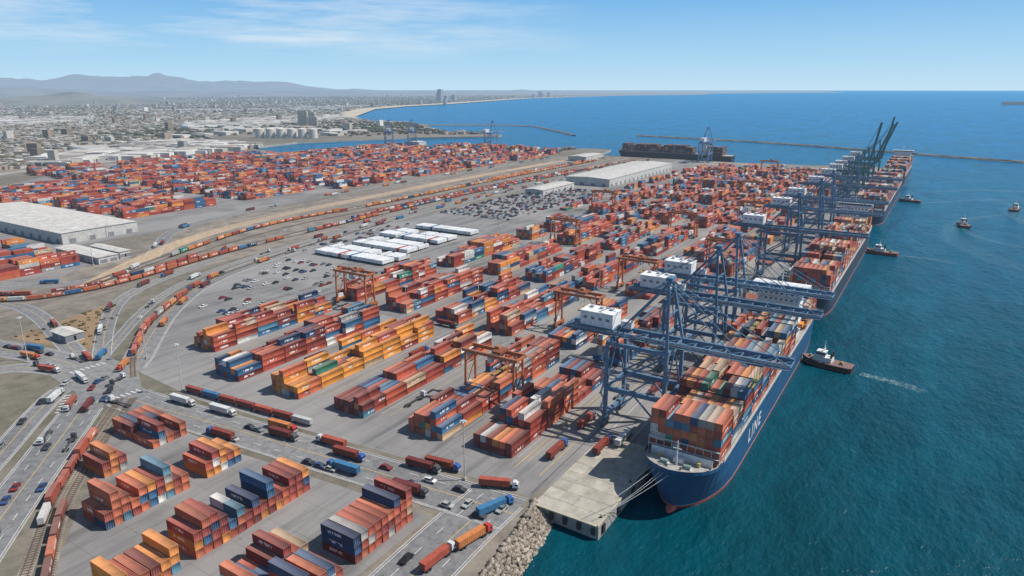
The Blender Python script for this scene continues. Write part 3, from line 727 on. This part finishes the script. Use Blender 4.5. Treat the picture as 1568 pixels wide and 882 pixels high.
def tug_mesh(hc):
    m=MB(); n=[(-11,3.2),(-9,3.9),(-3,4.2),(4,4.1),(8,3.0),(10.5,1.4),(11.5,.1)]
    for z0,z1,c,k in((-5.2,-3.5,(.25,.04,.03),.86),(-3.5,-1.6,hc,.95)):
        vs=[];N_=len(n)
        for z,q in((z0,k),(z1,1.0)):
            for s_ in(-1,1):
                for x,w in n: vs.append((x*(q if x>0 else 1),s_*w*q,z+(1.0*max(0,x-4)/7 if z==z1 and z1>-2 else 0)))
        for s_ in(0,1):
            fs=[(s_*N_+i,s_*N_+i+1,2*N_+s_*N_+i+1,2*N_+s_*N_+i) for i in range(N_-1)]; m.add(vs,fs if s_==0 else [f[::-1] for f in fs],c)
        m.add(vs,[(2*N_+i,2*N_+i+1,3*N_+i+1,3*N_+i) for i in range(N_-1)],(.22,.13,.11) if z1>-2 else c)
        m.add(vs,[(0,N_,3*N_,2*N_)],c)
    for x in range(-10,9,2):
        for s_ in(-1,1): m.cyl((x,s_*4.15,-2.9),(x,s_*4.15,-1.7),.45,(.02,.02,.02),8)
    W=(.7,.7,.68)
    m.box((2,0,-.6),(8,5,2.3),W); m.box((3,0,1.7),(4.2,4,2.2),W,taper=.9); m.box((3,0,1.9),(4.15,4.1,.8),(.03,.05,.06)); m.box((3,0,2.9),(4.2,4,.2),W)
    m.cyl((2,0,3),(2,0,8),.15,W,6); m.beam((2,-1.2,5.5),(2,1.2,5.5),.12,W); m.box((2,0,4.2),(.6,2,.3),W)
    for y in(-1.5,1.5): m.cyl((-1.6,y,.3),(-1.6,y,3.2),.5,(.05,.05,.05),10)
    m.cyl((-6,-1,-1),(-6,1,-1),.7,(.3,.2,.05),10); m.box((-6,0,-1.4),(2,2.6,.4),(.2,.2,.2)); m.cyl((8,-.7,-.3),(8,.7,-.3),.5,(.2,.2,.2),8)
    return m.mesh('tug',M_paint)
tg=tug_mesh((.03,.03,.035)); tr_=tug_mesh((.45,.07,.04))
for x,y,a,t in ((-32.3,329,172,tg),(-31,596,176,tr_),(-27,905,170,tg),(24,763,100,tg),(71,896,80,tg)): mkobj('tugboat',t,(x,y,0),math.radians(a))
def wake(pts,w0,w1,s):
    p=chaikin(pts,3); n=len(p); vs=[];cc=[]
    me=bpy.data.meshes.new('wake')
    for i in range(n):
        w=w0+(w1-w0)*i/(n-1); d=(p[min(i+1,n-1)]-p[max(i-1,0)]).normalized(); nn=Vector((-d.y,d.x))
        for k in(-1,-.5,0,.5,1): q=p[i]+nn*w*k; vs.append((q.x,q.y,SEA+.12)); cc.append(s*(1-i/(n-1))**.7*(0 if abs(k)==1 else 1))
    fs=[(i*5+k,i*5+k+1,i*5+5+k+1,i*5+5+k) for i in range(n-1) for k in range(4)]
    me.from_pydata(vs,[],fs); setcol(me,[(cc[i],)*3+(1,) for f in fs for i in f]); me.materials.append(M_foam); me.update(); mkobj('wake',me)
wake([(-18,327),(-9,325),(1,323),(8,320)],2.4,4.5,1.0)
wake([(-19,597),(0,598),(22,590)],2,6,.5)
wake([(24,750),(30,720),(50,690),(90,670),(150,680)],2,10,.35)
wake([(71,884),(66,850),(80,800),(130,770),(200,780)],2,14,.4)
wake([(-10,905),(20,940),(60,980),(120,990)],2,12,.35)
wake([(-5,1010),(40,1060),(110,1080),(200,1040)],3,16,.35)
wake([(60,860),(20,800),(10,700),(40,620),(90,560)],3,18,.28)
wake([(120,900),(90,830),(100,740),(160,690)],3,18,.3)
wake([(30,1000),(80,930),(60,860),(100,800)],3,16,.3)
# ------------------------------------------------------------ warehouses & buildings
def warehouse(name,x0,x1,y0,y1,h,axis='x',wall=(.50,.485,.45),roof=(.56,.535,.49),doors=True):
    m=MB(); cx,cy=(x0+x1)/2,(y0+y1)/2; w,d=x1-x0,y1-y0
    m.box((cx,cy,h/2),(w,d,h),wall)
    r=h*.06+.8
    if axis=='x': vs=[(x0-.6,y0-.6,h),(x1+.6,y0-.6,h),(x1+.6,y1+.6,h),(x0-.6,y1+.6,h),(x0-.6,cy,h+r),(x1+.6,cy,h+r)]; fs=[(0,1,5,4),(2,3,4,5),(0,4,3),(1,2,5)]
    else: vs=[(x0-.6,y0-.6,h),(x1+.6,y0-.6,h),(x1+.6,y1+.6,h),(x0-.6,y1+.6,h),(cx,y0-.6,h+r),(cx,y1+.6,h+r)]; fs=[(0,4,5,3),(1,2,5,4),(0,1,4),(3,5,2)]
    m.add([(a,b,c+.02) for a,b,c in vs],fs,roof)
    n=max(2,int(w/14))
    for i in range(n): m.box((x0+(i+.5)*w/n,y0-.04,1.9),(5,.12,3.6 if h>8 else 2.4),(.22,.22,.23))
    n=max(2,int(d/14))
    for i in range(n): m.box((x1+.04,y0+(i+.5)*d/n,1.9),(.12,5,3.6 if h>8 else 2.4),(.22,.22,.23))
    n=max(3,int(max(w,d)/7))
    for i in range(1,n):
        t=i/n
        if axis=='x':
            for sg in(-1,1): m.beam((x0+w*t,cy,h+r+.06),(x0+w*t,cy+sg*d/2,h+.1),.25,tuple(v*.82 for v in roof),.08)
            if i%3==0: m.box((x0+w*t+2,cy-d*.25,h+r*.5+.1),(1.2,d*.2,.2),(.7,.72,.72))
        else:
            for sg in(-1,1): m.beam((cx,y0+d*t,h+r+.06),(cx+sg*w/2,y0+d*t,h+.1),.25,tuple(v*.82 for v in roof),.08)
    m.obj(name,M_matte)
warehouse('warehouse',-800,-592,264,326,9,'x'); warehouse('warehouse',-560,-500,244,258,5,'x'); warehouse('warehouse',-545,-505,262,270,5,'x')
warehouse('warehouse',-420,-358,806,1040,10,'y',(.5,.49,.46),(.58,.55,.51)); warehouse('warehouse',-420,-395,700,780,6,'y')
warehouse('port_shed',-366,-352,150.5,158.5,4,'x'); warehouse('warehouse',-560,-525,1080,1150,8,'y')
warehouse('warehouse',-1010,-970,1170,1195,10,'y')
tk=MB()
for i in range(6):
    x=-1505+i*25;y=1180+i*13; tk.cyl((x,y,0),(x,y,23),11,(.60,.56,.49),20); tk.cyl((x,y,23),(x,y,25.5),11,(.64,.60,.54),20,2)
for i in range(4):
    x=-1560+i*25;y=1235+i*13; tk.cyl((x,y,0),(x,y,18),10,(.54,.5,.44),20); tk.cyl((x,y,18),(x,y,20),10,(.58,.55,.49),20,2)
tk.obj('storage_tanks',M_matte)
for (bx,by,hh) in ((-1950,1700,46),(-2010,1790,36),(-1890,1690,26)):
    sl=MB()
    for i in range(4): sl.cyl((bx+i*9,by+i*4,0),(bx+i*9,by+i*4,hh),4.8,(.5,.45,.38),14)
    sl.box((bx+13,by+6,hh+2),(32,7,4),(.5,.46,.4),.4); sl.obj('grain_silo',M_matte)
def inpoly(x,y,P):
    c=False;n=len(P);j=n-1
    for i in range(n):
        if ((P[i][1]>y)!=(P[j][1]>y)) and x<(P[j][0]-P[i][0])*(y-P[i][1])/(P[j][1]-P[i][1])+P[i][0]: c=not c
        j=i
    return c
def clear(x,y):
    if not inpoly(x,y,coast): return False
    if x>-1240 and y<1240: return False
    if x>-660: return False
    if -1640<x<-1320 and 1000<y<1330: return False
    return inpoly(x+70+.01*y,y-50,coast)
cc=[];hh=[];yy=[];co=[]
rc=[(.50,.46,.40),(.42,.38,.33),(.36,.30,.24),(.27,.21,.16),(.62,.60,.56),(.24,.19,.15),(.30,.28,.26),(.36,.28,.21),(.46,.42,.36)]
fx,fy=-.5307,.8476
cnt=0
while cnt<30000:
    d=800*math.exp(random.random()*2.85); a=random.uniform(-41,14)
    th=math.radians(a); x=d*(fx*math.cos(th)+.8476*math.sin(th)); y=d*(fy*math.cos(th)+.5307*math.sin(th))
    if not clear(x,y): continue
    nz=noise.noise(Vector((x*.0012,y*.0012,3)))
    if d<2600 and random.random()<.5: continue
    if -2000<x<-1200 and 1000<y<1950 and random.random()<.88: continue
    cnt+=1
    if nz>.15 and d<5500 and random.random()<.5:
        w,l,h=random.uniform(16,42),random.uniform(22,75),random.uniform(5,9); c=random.choice([rc[0],rc[1],rc[4],rc[8],rc[4],rc[6]])
    else:
        k=1+d/9000; w,l,h=random.uniform(6,13)*k,random.uniform(8,19)*k,random.uniform(3.2,6)*(k**.5); c=random.choice(rc)
        if random.random()<.004: h*=4
    ang=round(noise.noise(Vector((x*.0004,y*.0004,9)))*3)*.35+.2+(math.pi/2 if random.random()<.5 else 0)
    cc.append((x,y,h/2));hh.append((l/2,w/2,h/2));yy.append(ang);k=random.uniform(.75,1.1);co.append(tuple(v*k for v in c))
boxes_np('city_buildings',cc,hh,yy,co,M_matte)
def tower(x,y,w,d,h,c=(.42,.43,.45)):
    m=MB(); m.box((x,y,h/2),(w,d,h),c); n=int(h/4)
    for i in range(n): m.box((x,y,2+i*4),(w+.4,d+.4,1.4),(.10,.13,.17))
    m.box((x,y,h+2),(w*.5,d*.5,4),c); m.obj('office_tower',M_matte)
for x,y,w,h in ((-4350,5600,45,120),(-4450,5700,35,85),(-4200,5500,30,60),(-4700,6300,50,60),(-5600,9800,60,90),(-5450,9600,60,60),(-5200,8900,50,50),(-6000,10800,60,70),(-3600,4700,25,40),(-3700,4500,25,35)): tower(x,y,w,w*.8,h)
tv=[];tf=[];tcl=[]
ico=[(0,0,1),(.9,0,.4),(.28,.85,.35),(-.72,.53,.45),(-.72,-.53,.35),(.28,-.85,.45),(.6,.4,-.5),(-.3,.8,-.4),(-.8,0,-.5),(-.3,-.8,-.4),(.6,-.4,-.5)]
icf=[(0,1,2),(0,2,3),(0,3,4),(0,4,5),(0,5,1),(1,6,2),(2,7,3),(3,8,4),(4,9,5),(5,10,1),(1,10,6),(2,6,7),(3,7,8),(4,8,9),(5,9,10)]
cnt=0
while cnt<8500:
    d=850*math.exp(random.random()*2.6); a=math.radians(random.uniform(-41,14)); x=d*(fx*math.cos(a)+.8476*math.sin(a)); y=d*(fy*math.cos(a)+.5307*math.sin(a))
    if not clear(x,y): continue
    if noise.noise(Vector((x*.002,y*.002,20)))<.0 and random.random()<.7: continue
    cnt+=1
    k=.9+d/7000; o=len(tv); g=random.uniform(.7,1.4); c=(.07*g,.075*g,.042*g,1)
    for v in ico:
        r=random.uniform(.7,1.3); tv.append((x+v[0]*3.6*k*r*1.5,y+v[1]*3.6*k*r*1.5,2.4*k+v[2]*3*k*r))
    for f_ in icf: tf.append(tuple(i+o for i in f_)); tcl.extend([c]*3)
me=bpy.data.meshes.new('trees'); me.from_pydata(tv,[],tf); setcol(me,tcl); me.materials.append(M_matte); me.update(); mkobj('distant_trees',me)
sv=MB()
for _ in range(150):
    x=random.uniform(-398,-326); y=random.uniform(138,198)
    if not inpoly(x,y,[(-385,142),(-400,200),(-372,186),(-340,160),(-324,152),(-332,150)]) or (-368<x<-350 and 149<y<160): continue
    g=random.uniform(.6,1.4)
    for q in range(5):
        ox,oy=random.uniform(-.8,.8),random.uniform(-.8,.8); s_=random.uniform(.25,.6)
        sv.add([(x+ox+v[0]*s_*random.uniform(.6,1.3),y+oy+v[1]*s_*random.uniform(.6,1.3),s_*.6+v[2]*s_*.8) for v in ico],icf,(.10*g,.09*g,.04*g))
sv.obj('shrubs',M_matte)
def ridge(name,pts,depth,seed,hmul=1):
    n=200; rows=11; vs=[];fs=[]
    for i in range(n+1):
        t=i/n*(len(pts)-1); k=min(int(t),len(pts)-2); u=t-k; u=u*u*(3-2*u)
        x=pts[k][0]*(1-u)+pts[k+1][0]*u; y=pts[k][1]*(1-u)+pts[k+1][1]*u; h=pts[k][2]*(1-u)+pts[k+1][2]*u
        rr=math.hypot(x,y); dx,dy=x/rr,y/rr
        for j in range(rows):
            v=(j/(rows-1)-.5)*2; hh_=h*max(0,1-abs(v))**.9*(1+.45*noise.fractal(Vector((x*.0006+v,y*.0006+v*.7,seed)),1.0,2.0,5))
            vs.append((x+dx*v*depth,y+dy*v*depth,max(-3,hh_*hmul-2)))
    for i in range(n):
        for j in range(rows-1): a=i*rows+j; fs.append((a,a+1,a+rows+1,a+rows))
    me=bpy.data.meshes.new(name); me.from_pydata(vs,[],fs); me.materials.append(M_hill); me.update()
    for p in me.polygons: p.use_smooth=True
    mkobj(name,me)
def pol(px,d,h):
    t=(px-784)/1045*.96; a=math.atan(t); return (d*(fx*math.cos(a)+.8476*math.sin(a)),d*(fy*math.cos(a)+.5307*math.sin(a)),h)
ridge('hills',[pol(-300,21000,300),pol(0,21000,350),pol(130,21000,420),pol(250,21000,580),pol(330,21000,400),pol(420,21000,270),pol(520,21000,150),pol(640,22000,60)],3500,1)
ridge('hills',[pol(-300,13000,110),pol(60,13000,130),pol(200,13000,100),pol(400,14000,110),pol(560,15000,80),pol(700,18000,90),pol(800,21000,110),pol(900,25000,90),pol(1035,33000,20)],2200,4)
ridge('hills',[pol(-100,7000,30),pol(60,7000,80),pol(110,7000,120),pol(160,7000,80),pol(300,7500,10)],900,8)
def breakwater(pts,w=9,h=3.2):
    p=chaikin(pts,3); q=[];T=plen(p);s_=0
    while s_<T: q.append(walk(p,s_)[0]); s_+=9
    vs=[];m=MB()
    for i,a in enumerate(q):
        d=(q[min(i+1,len(q)-1)]-q[max(i-1,0)]).normalized();nn=Vector((-d.y,d.x))
        for k,z in((-1,-1.5),(-.55,.5),(-.3,1),(.3,1),(.55,.5),(1,-1.5)):
            b=a+nn*(k*w+random.uniform(-1,1)); vs.append((b.x,b.y,SEA+h*z+random.uniform(-.5,.5) if z>0 else SEA-2))
    fs=[(i*6+k,i*6+k+1,i*6+7+k,i*6+6+k) for i in range(len(q)-1) for k in range(5)]
    m.add(vs,fs,(.20,.18,.15)); m.obj('breakwater',M_matte)
breakwater([(-1611,1978),(-1450,2070),(-1267,2137),(-1060,1930),(-880,1733)])
breakwater([(-734,1825),(-530,1780),(-329,1734),(-65,1590),(118,1505),(500,1340)])
rv=MB()
pth=chaikin([(-89,157),(-86,146),(-84,124),(-79,104),(-71,60),(-64,0)],2)
for _ in range(3400):
    r=walk(pth,random.random()**1.3*150)
    if not r: continue
    t=random.random(); a=r[0]; x=a.x+ -1.8+t*8.3; z=.6-t*6.0; s_=random.choice([random.uniform(.35,.7),random.uniform(.5,1.1)]); g=random.uniform(.5,1.25)
    sx,sy,sz=[random.uniform(.7,1.3)*s_ for _ in range(3)]; th=random.random()*6
    rv.add([(x+(v[0]*math.cos(th)-v[1]*math.sin(th))*sx*random.uniform(.8,1.2),a.y+(v[0]*math.sin(th)+v[1]*math.cos(th))*sy,z+v[2]*sz) for v in ico],icf,(.34*g,.285*g,.225*g))
rv.obj('rock_revetment',M_matte)
def lamp_mesh(h):
    m=MB(); g=(.5,.5,.48); m.cyl((0,0,0),(0,0,h),.22,g,8,.11); m.box((0,0,.5),(1.1,1.1,1),(.4,.38,.35))
    m.cyl((0,0,h-.3),(0,0,h),.7,g,10)
    for i in range(6):
        a=i*math.pi/3; m.box((.95*math.cos(a),.95*math.sin(a),h-.4),(.6,.4,.3),(.6,.6,.57),a)
    return m.mesh('lamp',M_paint)
lm=lamp_mesh(21)
for x,y in [(-253,147.5),(-115,155.2),(-104,262),(-104,363),(-104,470),(-230,262),(-312,300),(-312,380),(-404,330),(-432,430),(-165,363),(-265,363),(-165,470),(-265,470),(-165,598),(-265,598),(-104,598),(-340,520),(-430,640),(-104,728),(-265,728),(-170,860),(-330,790),(-500,240),(-590,300),(-640,440),(-300,160),(-345,130),(-700,478),(-800,478),(-900,610),(-750,610),(-640,750),(-800,750),(-950,750)]:
    mkobj('street_lamp',lm,(x,y,0))
for (x0,x1) in ROWS:
    for xx in(x0-2.2,x1+1.2,x1+5.4):
        strip(marks,Vector((xx,176)),Vector((xx,1120)),.2,.034,(.5,.5,.46) if xx!=x1+5.4 else YE)
marks.obj('road_markings',M_line); kerbs.obj('kerbs',M_matte)
# ------------------------------------------------------------ light, sky, camera
el=math.radians(50); sh=Vector((.82,.57,0)).normalized(); Sd=Vector((sh.x*math.cos(el),sh.y*math.cos(el),math.sin(el)))
sl=bpy.data.lights.new('sun','SUN'); sl.energy=5.0; sl.angle=math.radians(.53); sl.color=(1,.96,.90)
so=bpy.data.objects.new('sun',sl); COLL.objects.link(so); so.rotation_euler=Sd.to_track_quat('Z','Y').to_euler(); so.location=(0,0,300)
w=bpy.data.worlds.new('World'); scene.world=w; w.use_nodes=True; nt=w.node_tree; nt.nodes.clear()
sk=N(nt,'ShaderNodeTexSky'); sk.sky_type='NISHITA'; sk.sun_disc=False; sk.sun_elevation=el; sk.sun_rotation=math.atan2(sh.x,sh.y); sk.air_density=1.0; sk.dust_density=.6; sk.ozone_density=1.5
tc=N(nt,'ShaderNodeTexCoord'); sx=N(nt,'ShaderNodeSeparateXYZ'); L(nt,tc.outputs['Generated'],sx.inputs[0])
ST_=.095
lowsky=ramp(nt,sx.outputs[2],[(0,tuple(v*.1/ST_*.9 for v in (.56,.78,.94))),(.035,tuple(v*.1/ST_*.9 for v in (.42,.70,.93))),(.115,tuple(v*.1/ST_*.9 for v in (.19,.49,.87))),(.3,tuple(v*.1/ST_*.9 for v in (.12,.32,.70)))])
lowsky=mixc(nt,1.0,lowsky,(11.,11.,11.),'MULTIPLY')
keep=ramp(nt,sx.outputs[2],[(0,.95),(.2,.88),(.45,.0)])
colr=mixc(nt,keep,sk.outputs[0],lowsky)
cl=noise_(nt,1.0,8,.62,vec=tc.outputs['Generated'],stretch=(4.5,4.5,42))
band=ramp(nt,sx.outputs[2],[(.035,0.),(.065,1.),(.14,.9),(.3,.2)])
wv=N(nt,'ShaderNodeVectorMath',operation='DOT_PRODUCT'); L(nt,tc.outputs['Generated'],wv.inputs[0]); wv.inputs[1].default_value=(-.80,.60,0)
lw=ramp(nt,wv.outputs['Value'],[(.88,0.),(.98,1.)])
cf=math_(nt,'MULTIPLY',math_(nt,'MULTIPLY',ramp(nt,cl,[(.43,0.),(.72,.7)]),band),lw)
colr=mixc(nt,cf,colr,(8.6,9.3,9.8))
bg=N(nt,'ShaderNodeBackground'); bg.inputs[1].default_value=ST_; L(nt,colr,bg.inputs[0]); wo=N(nt,'ShaderNodeOutputWorld'); L(nt,bg.outputs[0],wo.inputs[0])
cd=bpy.data.cameras.new('camera'); cd.lens=24.0; cd.sensor_width=36; cd.clip_start=1; cd.clip_end=200000
co_=bpy.data.objects.new('camera',cd); COLL.objects.link(co_); co_.location=(0,0,120)
co_.rotation_euler=(math.pi/2-math.atan(304/1045),0,math.radians(32.05)); scene.camera=co_
scene.view_settings.view_transform='Standard'; scene.view_settings.look='None'; scene.view_settings.exposure=0
